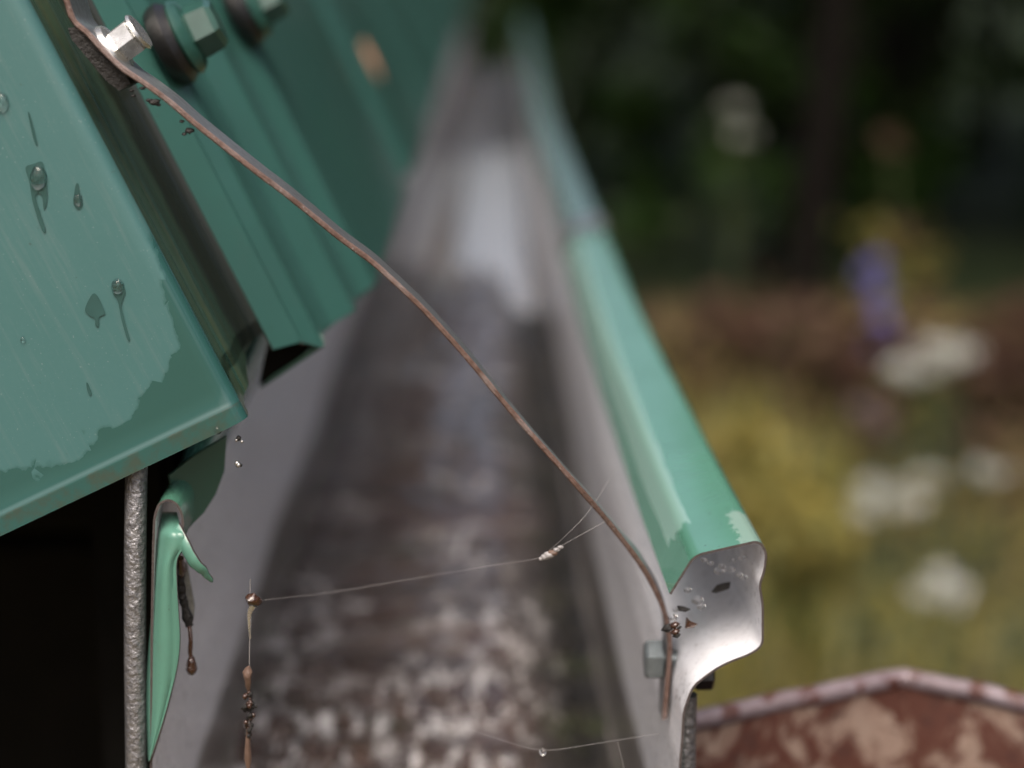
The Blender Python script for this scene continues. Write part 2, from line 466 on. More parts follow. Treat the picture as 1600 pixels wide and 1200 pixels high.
def rust_mat():
    q = NB('rusty_enamel')
    a = q.noise(46, 8, .7, None, .6); b = q.noise(190, 6, .75)
    c = q.mix(q.ramp(b, [(.35, 0), (.65, 1)]), (.2720, .2122, .1744), (.1904, .1260, .1002))
    c = q.mix(q.ramp(a, [(.45, 0), (.53, 1)]), c, (.0680, .0225, .0142))
    c = q.mix(q.ramp(q.noise(95, 7, .75), [(.56, 0), (.66, .9)]), c, (.0306, .0119, .0103))
    q.set('Base Color', c); q.set('Roughness', q.ramp(a, [(.4, .35), (.6, .75)]))
    q.bump(a, .4, .002)
    return q.m
M_rust = rust_mat()
M_rim = metal_mat('rusty_rim', (.1944, .1620, .1819), (.1440, .1080, .1161), rust=(.0612, .0216, .0170), r0=.35, rustat=.53, sc_=320, bump=.3, metal=.25)

def leafm(name, cols, rough=.5, trans=.25, spec=.18, patch=None):
    q = NB(name)
    g = q.n('ShaderNodeNewGeometry')
    c = q.ramp(g.outputs['Random Per Island'], [(i / max(1, len(cols) - 1), c) for i, c in enumerate(cols)])
    if patch:
        c = q.mix(q.ramp(q.noise(2.2, 3, .6), [(.42, 0), (.58, .75)]), c, patch[0]); c = q.mix(q.ramp(q.noise(3.1, 3, .6, q.coord('Object', (1, 1, 1), (0, 0, 1))), [(.50, 0), (.62, .75)]), c, patch[1])
    q.set('Base Color', c); q.set('Roughness', rough); q.set('Specular IOR Level', spec)
    tr = q.n('ShaderNodeBsdfTranslucent'); q.l(c, tr.inputs[0])
    mx = q.n('ShaderNodeMixShader'); mx.inputs[0].default_value = trans
    q.l(q.b.outputs[0], mx.inputs[1]); q.l(tr.outputs[0], mx.inputs[2])
    q.l(mx.outputs[0], q.t.nodes['Material Output'].inputs[0])
    return q.m
M_leaf_dark = leafm('dark_leaf', [(.008, .020, .004), (.014, .034, .007), (.026, .046, .009), (.009, .024, .008)], .45, .3, .06)
M_leaf_mid = leafm('mid_leaf', [(.0128, .0336, .0064), (.0192, .0464, .0096), (.0320, .0520, .0112)], .35)
M_leaf_blue = leafm('grey_leaf', [(.0224, .0360, .0256), (.0320, .0480, .0336), (.0160, .0288, .0224)])
M_grass = leafm('meadow_blade', [(.1500, .1750, .0438), (.3000, .2625, .0562), (.3875, .3125, .0562), (.1375, .1875, .0625), (.2750, .3125, .1750), (.3125, .2625, .1000)], .45, .3, .2, ((.30, .27, .12), (.20, .14, .06)))
M_sorrel = leafm('red_brown_leaf', [(.0720, .0346, .0272), (.0495, .0274, .0208), (.0900, .0540, .0320), (.0540, .0432, .0224)], .6, .2)
M_yellow = leafm('yellow_leaf', [(.24, .20, .05), (.16, .16, .055), (.32, .25, .06)])
M_petal_white = leafm('white_petal', [(.5184, .5328, .5040), (.4320, .4608, .4176), (.5616, .5616, .5472)], .6, .3)
M_petal_purple = leafm('purple_petal', [(.19, .185, .50), (.15, .145, .42), (.23, .22, .58)], .6, .3)
M_petal_pink = leafm('pink_petal', [(.20, .15, .155), (.16, .12, .12)], .6, .3)
M_bark = simple('bark', (.009, .0075, .0065), .95, sc_=40, var=.6, bump=.8, spec=.1)
M_stem = simple('green_stem', (.10, .13, .045), .6, sc_=80)
def ground_mat():
    q = NB('garden_ground')
    a = q.noise(1.3, 5, .6); b = q.noise(9, 5, .65)
    c = q.mix(q.ramp(b, [(.35, 0), (.65, 1)]), (.085, .055, .034), (.13, .09, .045))
    c = q.mix(q.ramp(a, [(.45, 0), (.6, .8)]), c, (.12, .115, .035))
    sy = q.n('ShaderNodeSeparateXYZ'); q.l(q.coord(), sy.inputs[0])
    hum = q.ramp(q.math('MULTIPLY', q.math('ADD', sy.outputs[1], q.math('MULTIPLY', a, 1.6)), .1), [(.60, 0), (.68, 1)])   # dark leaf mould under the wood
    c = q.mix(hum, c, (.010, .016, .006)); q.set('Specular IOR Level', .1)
    q.set('Base Color', c); q.set('Roughness', .9); q.bump(b, .6, .03)
    return q.m
M_ground = ground_mat()

# ------------------------------------------------------------------ ground
V, Fc = [], []
gx = [-300, -60, -20, -10] + [-6 + .5 * i for i in range(33)] + [15, 25, 60, 300]
gy = [-300, -60, -20, -8] + [-4 + .5 * i for i in range(45)] + [22, 30, 60, 300]
for y in gy:
    for x in gx:
        h = .05 * mn.noise(Vector((x * .5, y * .5, 0))) + .02 * mn.noise(Vector((x * 1.7, y * 1.7, 3)))
        V.append((x, y, h - .05))
nx = len(gx)
for j in range(len(gy) - 1):
    for i in range(nx - 1):
        Fc.append((j * nx + i, j * nx + i + 1, (j + 1) * nx + i + 1, (j + 1) * nx + i))
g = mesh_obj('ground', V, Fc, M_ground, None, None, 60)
tag(g, kind='structure')

# ------------------------------------------------------------------ shed with its green metal roof
A0 = P(385, 655, 0)
U = (P(40, 0, 0) - A0); U.y = 0; U.normalize()           # up the slope
N = Vector((-U.z, 0, U.x)) * -1
if N.x < 0: N = -N                                       # out of the roof, to the right and up
YV = Vector((0, 1, 0))
SL = 1.6                                                 # built length of slope
shed = empty('shed', (-1.0, 0.6, 0), 'shed with green painted metal roof above the gutter', 'shed')

# barge flashing: face towards the camera, rounded edge, land going back under the roofing sheet
T = .0007
Lv = [0, .0012, .0025, .004, .0043, .0050, .0058, .010, .02, .035, .05, .08, .11, .15, .2, .3, .5, .8, SL]
def hem(v):     # folded hem stands a little proud
    return -.0006 if v < .0046 else (-.0006 * (1 - (v - .0046) / .0008) if v < .0054 else 0)
face_pts = [(-.40, .0), (-.20, 0), (-.10, 0), (-.06, 0), (-.03, 0), (-.012, 0), (-.0045, 0)]
arc = [(-.0035 + .0035 * math.sin(a), .0035 - .0035 * math.cos(a)) for a in [math.radians(15 * k) for k in range(1, 7)]]
fp = face_pts + arc
V, Fc, mi, uv = [], [], [], []
for v in Lv:
    for (n_, y_) in fp:
        p = A0 + N * n_ + U * v + YV * (y_ + hem(v) * (1 if n_ < -.004 else .6))
        p += YV * (.00015 * mn.noise(Vector((n_ * 40, v * 40, 1))))
        V.append(p); uv.append((-n_, v))
k = len(fp)
for j in range(len(Lv) - 1):
    for i in range(k - 1):
        Fc.append((j * k + i, j * k + i + 1, (j + 1) * k + i + 1, (j + 1) * k + i))
off = len(V)
# back side (thickness)
for v in Lv:
    for (n_, y_) in fp:
        s_ = 1 if n_ < -.004 else 0
        p = A0 + N * (n_ - (T if not s_ else 0)) + U * v + YV * (y_ + (T + .0006 if s_ else T * .5))
        V.append(p); uv.append((-n_, v))
for j in range(len(Lv) - 1):
    for i in range(k - 1):
        Fc.append((off + j * k + i, off + (j + 1) * k + i, off + (j + 1) * k + i + 1, off + j * k + i + 1))
for i in range(k - 1):
    Fc.append((i, off + i, off + i + 1, i + 1))
mesh_obj('barge_flashing', V, Fc, M_barge, shed, None, 50, uv)

# land of the barge: from the rounded edge back to the crease, with a slight groove
lp = [(0, .0035), (-.0004, .008), (-.0016, .012), (-.0022, .020), (-.0008, .024), (-.0016, .034), (-.0022, .046), (.0012, .0535), (.0030, .0545)]
pts = [A0 + N * n_ + YV * y_ for n_, y_ in lp]
pts = round_poly(pts, .002, 3)
def cutb(p, i, j):       # the lower end is cut back towards the crease
    return p + U * (.0105 * max(0, (p.y - .004) / .05) ** 1.2) if j == 0 else p
sheet('barge_return', pts, U, [U * v for v in (0, .014, .01, .03, .06, .12, .2, .4, .8, SL)], T, [M_land, M_land, M_cutedge], shed, 40, cutb)

# roofing sheet: trapezoidal profile with its own eave line read off the photograph
raw = [(427, 546, .0550), (471, 533, .062), (474, 537, .0635), (508, 538, .070), (505, 521, .086), (517, 509, .100),
       (556, 484, .112), (554, 470, .135), (562, 463, .145), (586, 445, .155)]
prof = []
for px, py, Y in raw:
    p = P(px, py, Y)
    prof.append(p)
# profile in (n, Y); the eave line's small steps along the slope are kept
ny = [((p - A0).dot(N), p.y, (p - A0).dot(U)) for p in prof]
nb, nt_ = ny[4][0], ny[9][0]
yy = .42
ribs = []
lastu = ny[-1][2]
while yy < 7.0:
    ribs += [(nt_, yy, lastu), (nt_ - .008, yy + .018, lastu), (nt_ - .008, yy + .05, lastu), (nt_, yy + .068, lastu)]
    yy += .36
ny += ribs
pts = [A0 + N * n_ + YV * y_ for n_, y_, u_ in ny]
us = [u_ for _, _, u_ in ny]
rp = []; ru = []
for i, p in enumerate(pts):
    if 0 < i < len(pts) - 1:
        a, c = pts[i - 1], pts[i + 1]
        r = min(.0022, (a - p).length * .45, (c - p).length * .45)
        p0 = p + (a - p).normalized() * r; p1 = p + (c - p).normalized() * r
        for kk in range(4):
            t = kk / 3
            rp.append(p0 * (1 - t) ** 2 + p * 2 * t * (1 - t) + p1 * t * t); ru.append(us[i])
    else: rp.append(p); ru.append(us[i])
def eave(p, i, j):
    return p + U * ru[i] if j == 0 else p
roof = sheet('roof_sheet', rp, U, [U * v for v in (0, .03, .08, .2, .5, SL)], T, [M_green, M_dkgreen, M_cutedge], shed, 35, eave)
PROFN = [(y_, n_) for n_, y_, _ in ny]
def on_roof(px, py):
    Y = .04
    while Y < 3:
        p = P(px, py, Y)
        n_ = (p - A0).dot(N)
        if n_ <= lerp_tab(PROFN, Y): return p
        Y += .0005
    return p
# drip strip showing below the first rib
V = [P(x, y, Y) for x, y, Y in ((408, 607, .064), (508, 540, .0705), (503, 522, .072), (476, 554, .068), (424, 590, .064))]
o = mesh_obj('drip_strip', V, [(0, 1, 2, 3, 4)], M_dkgreen, shed)
V = [P(x, y, .078) for x, y in ((404, 604), (480, 556), (490, 515), (420, 525))]
mesh_obj('eave_shade_block', V + [p + YV * .02 for p in V], [(0, 1, 2, 3), (7, 6, 5, 4), (0, 4, 5, 1), (1, 5, 6, 2), (2, 6, 7, 3), (3, 7, 4, 0)], M_shade_timber, shed)  # near-black block put in for the shade in the hollow under the sheet
s_ = o.modifiers.new('s', 'SOLIDIFY'); s_.thickness = .0007
# timber below the roof: gable boards, fascia, soffit
zt = A0.z
gz = .0
for i in range(9):
    z0 = .02 + i * .14
    if z0 > 1.25: break
    bx = box('gable_board', (-2.2, .34 + .004 * (i % 2), z0), (-.11, .362 + .004 * (i % 2), z0 + .132), M_shade_timber, shed, .003)
box('fascia_board', (-.125, .10, .80), (-.100, 7.0, .985), M_shade_timber, shed, .003)
box('soffit', (-1.6, .12, .985), (-.10, 7.0, 1.0), M_shade_timber, shed)
box('side_wall', (-.30, .362, 0), (-.27, 7.0, .985), M_shade_timber, shed)
# rafter side closing the roof edge behind the barge
V = []
for (n_, v) in ((-.006, .02), (-.006, SL - .02), (-.16, SL - .02), (-.16, .02)):
    for y_ in (.012, .05):
        V.append(A0 + N * n_ + U * v + YV * y_)
mesh_obj('end_rafter', V, [(0, 2, 4, 6), (7, 5, 3, 1), (0, 1, 3, 2), (2, 3, 5, 4), (4, 5, 7, 6), (6, 7, 1, 0)], M_shade_timber, shed)
V = []
for (n_, v) in ((-.020, .0), (-.020, SL), (-.026, SL), (-.026, .0)):
    for y_ in (.05, 7.0):
        V.append(A0 + N * n_ + U * v + YV * y_)
mesh_obj('roof_boarding', V, [(0, 2, 4, 6), (7, 5, 3, 1), (0, 1, 3, 2), (2, 3, 5, 4), (4, 5, 7, 6), (6, 7, 1, 0)], M_shade_timber, shed)

# ------------------------------------------------------------------ roof screws
def roof_screw(px, py, cap, scale=1.0, lift=0.0, ax=None):
    b = on_roof(px, py) + N * lift
    ax = ax or N
    s = scale
    wsh = lathe('screw', b, ax, [(.0088 * s, -.001), (.0098 * s, .0006 * s), (.0100 * s, .0026 * s), (.0084 * s, .0046 * s), (.003 * s, .005 * s)], M_rubber, shed)
    lathe('washer', b, ax, [(.0086 * s, .0045 * s), (.0092 * s, .0052 * s), (.0080 * s, .0068 * s), (.0058 * s, .0076 * s)], cap, wsh)
    lathe('hex_head', b, ax, [(.0064 * s, .0074 * s), (.0066 * s, .0080 * s), (.0062 * s, .0128 * s), (.0052 * s, .0140 * s)], cap, wsh, hexa=True, rot=.3, smooth=20)
    return wsh
roof_screw(258, 74, M_capgreen, 1.15)
roof_screw(372, 24, M_capgreen, 1.1)
b_ = on_roof(580, 96)
o = lathe('rust_patch', b_, N, [(.0105, -.0004), (.0118, .0002), (.0108, .0009), (.006, .0014)], M_orange, shed, 20)

# ------------------------------------------------------------------ gutter
gut = empty('gutter', P(640, 1620, .2), 'green rainwater gutter with grey inside and boxed outer lip', 'gutter')
gp_px = [(239, 1400), (246, 1560), (285, 1618), (700, 1622), (1030, 1618), (1052, 1596), (1060, 1400), (1062, 1250), (1060, 1196), (1064, 1160), (1066, 1114), (1072, 1096),
         (1081, 1072), (1124, 1038), (1172, 1020), (1190, 1008), (1190, 941), (1184, 914), (1193, 891), (1195, 862), (1185, 847), (1086, 870), (1049, 930)]
rear_px = [(282, 842), (284, 806), (276, 787), (263, 780), (250, 786), (243, 806), (241, 860), (239, 1000), (238, 1200)]
DX = [(0, 0), (.15, -.0025), (.3, -.0036), (.5, -.003), (1.3, -.002), (2.5, .02), (5, .06), (7, .10)]
ys = [0, .002, .006, .012, .02, .03, .045, .06, .08, .1, .13, .17, .21, .26, .32, .38, .44, .5, .56, .6]
ys2 = [.555, .57, .575, .58, .66, .76, .9, 1.1, 1.3, 1.6, 2, 2.5, 3, 3.5, 4, 4.5]
def offs_of(yl): return [Vector((lerp_tab(DX, y) , y, 0)) for y in yl]
allp = [P(x, y, 0) for x, y in rear_px + gp_px]
rad = [.004] * len(allp)
for i in range(len(rear_px)): rad[i] = .0025
for i in (-2, -3, -5, -6): rad[i] = .0022
gp = round_poly(allp, rad, 4)
TH = .0006
def arclen_at(pt):
    best, L = (9, 0), 0
    for i in range(len(gp)):
        if i: L += (gp[i] - gp[i - 1]).length
        d = (gp[i] - pt).length
        if d < best[0]: best = (d, L)
    return best[1]
LC, LO = arclen_at(P(1078, 884, 0)), arclen_at(P(1183, 848, 0))
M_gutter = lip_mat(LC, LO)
M_gutter_shaded = lip_mat(LC, LO, True)
def wob(p, i, j):
    return p + Vector((.0006 * mn.noise(Vector((p.z * 20, p.y * 9, 2))), 0, .0008 * mn.noise(Vector((p.x * 20, p.y * 8, 5)))))
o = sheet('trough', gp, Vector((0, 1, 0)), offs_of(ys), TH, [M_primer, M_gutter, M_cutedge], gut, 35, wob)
# second length, lapped outside the first
cen = P(640, 1100, 0)
gp2 = [cen + (p - cen) * 1.012 for p in gp]
sheet('trough', gp2, Vector((0, 1, 0)), offs_of(ys2), TH, [M_primer, M_gutter_shaded, M_cutedge], gut, 35, wob)
# lap band on the lip
lip = [P(x, y, 0) for x, y in gp_px[12:]]
cl = P(1130, 940, 0)
band = round_poly([cl + (p - cl) * 1.10 for p in lip], .003, 3)
sheet('lap_band', band, Vector((0, 1, 0)), offs_of([.545, .553, .585, .593]), .0008, [M_primer, M_galv, M_cutedge], gut, 35)

# torn and curled rear corner (painted side turned to the camera)
left = [(250, 800), (247, 830), (243, 860), (240, 900), (236, 960), (232, 1010), (229, 1060), (228, 1110), (229, 1150), (231, 1190)]
right = [(276, 800), (284, 830), (291, 850), (277, 873), (276, 905), (279, 960), (281, 1000), (276, 1045), (258, 1115), (234, 1188)]
V, Fc = [], []
m_ = 9
L3 = catmull([P(x, y, 0) for x, y in left], 4); R3 = catmull([P(x, y, 0) for x, y in right], 4)
for j, (a, b) in enumerate(zip(L3, R3)):
    for i in range(m_):
        t = i / (m_ - 1)
        p = a.lerp(b, t)
        tt = j / (len(L3) - 1)
        d = -.002 - .0035 * math.sin(math.pi * min(1, t * 1.1)) * (.5 + .5 * math.sin(tt * math.pi)) + .008 * (1 - t) * .6 + .012 * max(0, .12 - tt) / .12
        p = CAM + (p - CAM) * ((d - CAM.y) / (p.y - CAM.y))
        V.append(p)
for j in range(len(L3) - 1):
    for i in range(m_ - 1):
        Fc.append((j * m_ + i, j * m_ + i + 1, (j + 1) * m_ + i + 1, (j + 1) * m_ + i))
o = mesh_obj('torn_flap', V, Fc, M_flap, gut, None, 60)
o.data.materials.append(M_cutedge); sm = o.modifiers.new('s', 'SOLIDIFY'); sm.thickness = .0006; sm.offset = 1; sm.material_offset_rim = 1
tag(o, 'curled light green torn corner of the rear gutter wall')
# barb of the tear
barb = catmull([P(278, 822, .001), P(292, 846, -.002), P(303, 868, -.003), P(313, 882, -.003), P(322, 890, -.002), P(326, 898, -.001), P(333, 906, 0)], 5)
V, Fc = [], []
nb_ = len(barb)
for j, p in enumerate(barb):
    t = j / (nb_ - 1)
    wv = .0026 * (1 - t) ** .6 + .0007 + .0004 * mn.noise(Vector((t * 9, 0, 0)))
    dn = Vector((-.35, .35, -.9)).normalized()
    V += [p - dn * wv * .3, p + dn * wv * .7 + Vector((-.0012, 0, 0)) * (1 - t), p + dn * wv * 1.2 + Vector((-.001, .003, 0))]
for j in range(nb_ - 1):
    for i in range(2):
        Fc.append((j * 3 + i, j * 3 + i + 1, (j + 1) * 3 + i + 1, (j + 1) * 3 + i))
o = mesh_obj('torn_barb', V, Fc, M_flap, gut, None, 60)
o.data.materials.append(M_cutedge); sm = o.modifiers.new('s', 'SOLIDIFY'); sm.thickness = .0006; sm.offset = 0; sm.material_offset_rim = 1
# dark apron above the rear wall
ap = [(262, 742), (300, 712), (352, 680), (348, 735), (334, 772), (316, 800), (300, 816), (288, 829), (284, 805), (276, 775), (266, 760)]
V = [P(x, y, .016 + .00012 * (x - 262)) for x, y in ap]
o = mesh_obj('apron_flashing', V, [tuple(range(len(ap)))], M_dkgreen, shed)
sm = o.modifiers.new('s', 'SOLIDIFY'); sm.thickness = .0008
# clip hanging on the rear wall
cp = [(283, 880), (293, 878), (305, 945), (303, 968), (297, 979), (291, 970)]
V = [P(x, y, .010) for x, y in cp]
o = mesh_obj('clip', V, [tuple(range(len(cp)))], M_galv, gut)
sm = o.modifiers.new('s', 'SOLIDIFY'); sm.thickness = .0012
ce = catmull([P(280, 884, .008), P(283, 925, .008), P(288, 945, .008), P(296, 978, .008)], 5)
tube('clip_edge', ce, [.0009 + .0007 * random.random() for _ in ce], M_dirt, gut, 8)
rs = tube('rust_spot', [P(280, 872, .006), P(282, 890, .007), P(284, 900, .0075)], [.0012, .0016, .0006], M_brownwet, gut, 8)

# ------------------------------------------------------------------ bracket bar round the gutter
br = empty('gutter_bracket', P(640, 1655, .01), 'rough galvanised round bar bracket bent under the gutter', 'bracket')
bp = [P(216, 640, .012), P(212, 800, .006), P(211, 1000, .004), P(213, 1200, .003), P(216, 1580, .003), P(236, 1640, .004), P(290, 1658, .005), P(1000, 1658, .008), P(1050, 1640, .011), P(1069, 1590, .012), P(1071, 1200, .012), P(1073, 1085, .012)]
bar = tube('bar', catmull(bp, 10), .0027, M_rod, br, 18)
nutb = P(1094, 1046, .022)
lathe('nut', nutb, Vector((1, 0, .02)), [(.0050, -.0015), (.0054, -.001), (.0054, .0028), (.0048, .0034)], M_rubber, br, hexa=True, rot=.2)

# ------------------------------------------------------------------ strap from roof to lip
strap = empty('gutter_strap', P(1040, 1110, 0), 'thin bent metal strap with rusty edge running from roof to gutter lip', 'strap')
sp_px = [(96, -60), (100, -20), (106, 8), (116, 33), (137, 52), (156, 73), (179, 96), (197, 111), (227, 131), (265, 159), (300, 189), (340, 221), (400, 268), (440, 298),
         (480, 330), (530, 371), (580, 408), (620, 444), (660, 482), (700, 525), (740, 571), (780, 620), (820, 667), (860, 712), (900, 757), (940, 803),
         (970, 840), (1000, 880), (1020, 914), (1035, 947), (1045, 985), (1046, 1030), (1042, 1080), (1038, 1124)]
Ytab = [(0, .010), (116, .006), (200, .002), (400, -.001), (900, .006), (1000, .015), (1050, .021)]
cpts = catmull([P(x, y, lerp_tab(Ytab, x)) for x, y in sp_px], 6)
ns = len(cpts)
V, Fc, mi = [], [], []
for i, p in enumerate(cpts):
    t = (cpts[min(i + 1, ns - 1)] - cpts[max(i - 1, 0)]).normalized()
    vd = (p - CAM).normalized()
    f = i / (ns - 1)
    kk = lerp_tab([(0, 0), (.25, .12), (.45, .30), (.6, .45), (.72, .85), (.80, .85), (.88, .3), (.93, 0), (1, 0)], f)
    wv = (YV.lerp(vd, kk)); wv = (wv - t * wv.dot(t)).normalized()
    wd = lerp_tab([(0, .021), (.12, .020), (.22, .014), (.5, .0125), (1, .0125)], f)
    if f > .97: wd *= .55 + .45 * (1 - f) / .03
    nn = t.cross(wv).normalized()
    th = .00068
    jt = .00018 * mn.noise(Vector((f * 90, 0, 0)))
    th2 = th * (1 + .15 * mn.noise(Vector((f * 60, 3, 0))))
    a = p + wv * jt
    V += [a + nn * th2, a + nn * th2 * .55 - wv * .0003, a - nn * th2 * .55 - wv * .0003, a - nn * th2, a + wv * wd - nn * th, a + wv * wd + nn * th]
for i in range(ns - 1):
    for q in range(6):
        q2 = (q + 1) % 6
        Fc.append((i * 6 + q, i * 6 + q2, (i + 1) * 6 + q2, (i + 1) * 6 + q)); mi.append(1 if q in (0, 1, 2) else 0)
Fc.append((5, 4, 3, 2, 1, 0)); mi.append(1)
Fc.append(tuple((ns - 1) * 6 + q for q in range(6))); mi.append(1)
o = mesh_obj('strip', V, Fc, [M_galv, M_edge], strap, mi, 40)
bm = bmesh.new(); bm.from_mesh(o.data); bmesh.ops.recalc_face_normals(bm, faces=bm.faces); bm.to_mesh(o.data); bm.free()
# screw through the strap, leaning like the roof normal
sb = P(184, 74, .012)
tdir = (P(197, 111, 0) - P(137, 52, 0)).normalized(); sax = Vector((-tdir.z, 0, tdir.x)); sax = sax if sax.z > 0 else -sax
sax = (sax + Vector((.25, -.05, -.02))).normalized()
scw = lathe('screw', sb - sax * .004, sax, [(.0062, .0020), (.0068, .0028), (.0062, .0040), (.0046, .0046)], M_screw, strap, smooth=30)
lathe('hex_head', sb - sax * .004, sax, [(.0044, .0042), (.0045, .0092), (.0038, .0098), (.0038, .0090), (.001, .0088)], M_screw, scw, hexa=True, rot=.15, smooth=20)
lathe('flange', sb - sax * .004, sax, [(.0042, .0096), (.0048, .0101), (.0044, .0108)], M_screw, scw)
# rubber pad between strap and roof
ra, rb2 = P(122, 50, .006), P(192, 133, .006)
pad = []
for (x, y) in ((106, 44), (122, 42), (150, 74), (176, 100), (196, 115), (204, 132), (186, 142), (166, 126), (132, 86), (112, 62)):
    pad.append(P(x, y, .006))
V = pad + [p + YV * .016 for p in pad]
k = len(pad)
Fc = [tuple(range(k)), tuple(range(2 * k - 1, k - 1, -1))] + [(i, i + k, (i + 1) % k + k, (i + 1) % k) for i in range(k)]
mesh_obj('rubber_pad', V, Fc, M_dirt, strap)
# bolt at the gutter
bb = P(1033, 1030, .027)
bolt = lathe('bolt', bb, Vector((-1, 0, 0)), [(.0054, -.0002), (.0055, .0001), (.0055, .0036), (.0047, .0044)], M_bolt, strap, hexa=True, rot=math.radians(26), smooth=15)
lathe('shank', bb + Vector((.0002, 0, 0)), Vector((1, 0, 0)), [(.0024, 0), (.0024, .012)], M_bolt, bolt, seg=16)

# ------------------------------------------------------------------ silt and water lying in the gutter
def gx_at(x, Y): return P(x, 1400, 0).x + lerp_tab(DX, Y)
xl, xr = XL, XR
zf = ZF
zs = P(640, 1578, 0).z - zf
ysil = [.05 + .0022 * i for i in range(90)] + [.248 + .0052 * i for i in range(48)] + [.5 + .03 * i for i in range(50)] + [2.0 + .12 * i for i in range(20)]
nxs = 90
V, Fc = [], []
for Y in ysil:
    for i in range(nxs):
        t = i / (nxs - 1)
        x = xl + (xr - xl) * t + lerp_tab(DX, Y)
        q = Vector((x * 16, Y * 26, 0))
        edge = .165 + .016 * mn.noise(Vector((t * 5, 0, 7))) + .008 * mn.noise(Vector((t * 26, 0, 3))) + .02 * max(0, t - .72) / .28
        front = max(0, min(1, (Y - edge + .040) / .040))
        wl = -.10 + .03 * mn.noise(Vector((Y * 9, 0, 2))); wr = .06 + .05 * mn.noise(Vector((Y * 7, 4, 2)))
        side = max(0, min(1, (t - wl) / .12)) * max(0, min(1, (1 - t - wr) / .22))
        side = max(side ** .6, math.exp(-((Y - .92) / .08) ** 4), math.exp(-((Y - 2.35) / .10) ** 4))
        furrow = .0042 * mn.noise(Vector((t * 60, Y * 6, 1))) * (1 - front)
        h = (zs - .0085 * math.exp(-((Y - 1.68 + .07 * mn.noise(Vector((t * 3.5, 0, 9))) + .10 * mn.noise(Vector((t * 11, Y * 3, 9)))) / .46) ** 6)) * (front ** .7) * side
        h += (.0022 * mn.noise(q) + .0015 * mn.noise(q * 2.6) + .0012 * mn.noise(q * 6)) * (.3 + .7 * front) * (.45 + .55 * side) + furrow * side
        V.append((x, Y, zf + .0012 + max(0, h)))
for j in range(len(ysil) - 1):
    for i in range(nxs - 1):
        Fc.append((j * nxs + i, j * nxs + i + 1, (j + 1) * nxs + i + 1, (j + 1) * nxs + i))
o = mesh_obj('gutter_silt', V, Fc, M_silt, None, None, 80)
tag(o, 'brown wet silt with painted white glare lying in the gutter', 'silt', kind='stuff')
pY = [.92 + .11 * i for i in range(14)]
V = []
for Y in pY:
    V += [(xl + (xr - xl) * .012 + lerp_tab(DX, Y), Y, zf + zs - .0010), (xl + (xr - xl) * .985 + lerp_tab(DX, Y), Y, zf + zs - .0010)]
o = mesh_obj('rain_puddle', V, [(2 * i, 2 * i + 1, 2 * i + 3, 2 * i + 2) for i in range(13)], M_pool)
tag(o, 'bright puddle of rainwater lying further along the gutter', 'puddle')

# ------------------------------------------------------------------ rusty hexagonal bin beside the gutter
RD = .60
zr = PD(1410, 1068, RD).z
rim = [PZ(1052, 1140, zr), PZ(1412, 1068, zr), PZ(1720, 1130, zr)]
rim[0].x = max(rim[0].x, P(1090, 1100, 0).x)
c1 = rim[0] + Vector((-.004, -.10, 0)); c2 = rim[2] + Vector((.03, -.11, 0)); c3 = (c1 + c2) / 2 + Vector((.01, -.075, 0))
ring = [rim[0], rim[1], rim[2], c2, c3, c1]
cen = sum(ring, Vector()) / 6
binn = empty('rusty_bin', Vector((cen.x, cen.y, 0)), 'rusty hexagonal open steel bin beside the gutter end', 'bin')
fine = []
for i in range(6):
    a, b = ring[i], ring[(i + 1) % 6]
    for k_ in range(12):
        p = a.lerp(b, k_ / 12)
        p = p + Vector((0, 0, .0012 * mn.noise(p * 60)))
        fine.append(p)
V, Fc = [], []
lev = [0, .004, .01, .02, .04, .07, .12, .25, .5, zr]
n6 = len(fine)
for s_ in (0, 1):
    for d in lev:
        for p in fine:
            q = cen + (p - cen) * (1 - .10 * d - .02 * s_)
            q = Vector((q.x, q.y, max(0, p.z - d))) + Vector((.0012 * mn.noise(p * 40 + Vector((0, 0, d * 50))), .0012 * mn.noise(p * 40 + Vector((5, 0, d * 50))), 0))
            V.append(q)
nl = len(lev)
for s_ in (0, 1):
    for j in range(nl - 1):
        for i in range(n6):
            i2 = (i + 1) % n6; b0 = s_ * nl * n6
            f = (b0 + j * n6 + i, b0 + (j + 1) * n6 + i, b0 + (j + 1) * n6 + i2, b0 + j * n6 + i2)
            Fc.append(f if s_ == 0 else f[::-1])
Fc.append(tuple(nl * n6 + (nl - 2) * n6 + i for i in range(n6)))
mesh_obj('wall', V, Fc, M_rust, binn, None, 40)
tube('rolled_rim', [p + Vector((0, 0, .002)) for p in fine] + [fine[0] + Vector((0, 0, .002))], .0032, M_rim, binn, 10, False)

# ------------------------------------------------------------------ small things: drops, debris, silk
def ico(name, c, r, mat, sub=2, scale=(1, 1, 1), jit=0, parent=None):
    bm = bmesh.new(); bmesh.ops.create_icosphere(bm, subdivisions=sub, radius=r)
    for v in bm.verts:
        f = 1 + jit * mn.noise(v.co / r * 1.7 + c * 50)
        v.co = Vector((v.co.x * scale[0], v.co.y * scale[1], v.co.z * scale[2])) * f
    me = bpy.data.meshes.new(name); bm.to_mesh(me); bm.free(); me.materials.append(mat)
    me.polygons.foreach_set('use_smooth', [True] * len(me.polygons))
    o = bpy.data.objects.new(name, me); o.location = c; sc.collection.objects.link(o)
    if parent: setp(o, parent)
    return o
def facedrop(px, py, r, label, tail=None, sz=1.3):
    c = P(px, py, -.0002)
    o = ico('water_drop', c, r, M_water, 3, (1, .75, sz), .12)
    return tag(o, label, 'water drop', 'rain drops on the green roof trim')
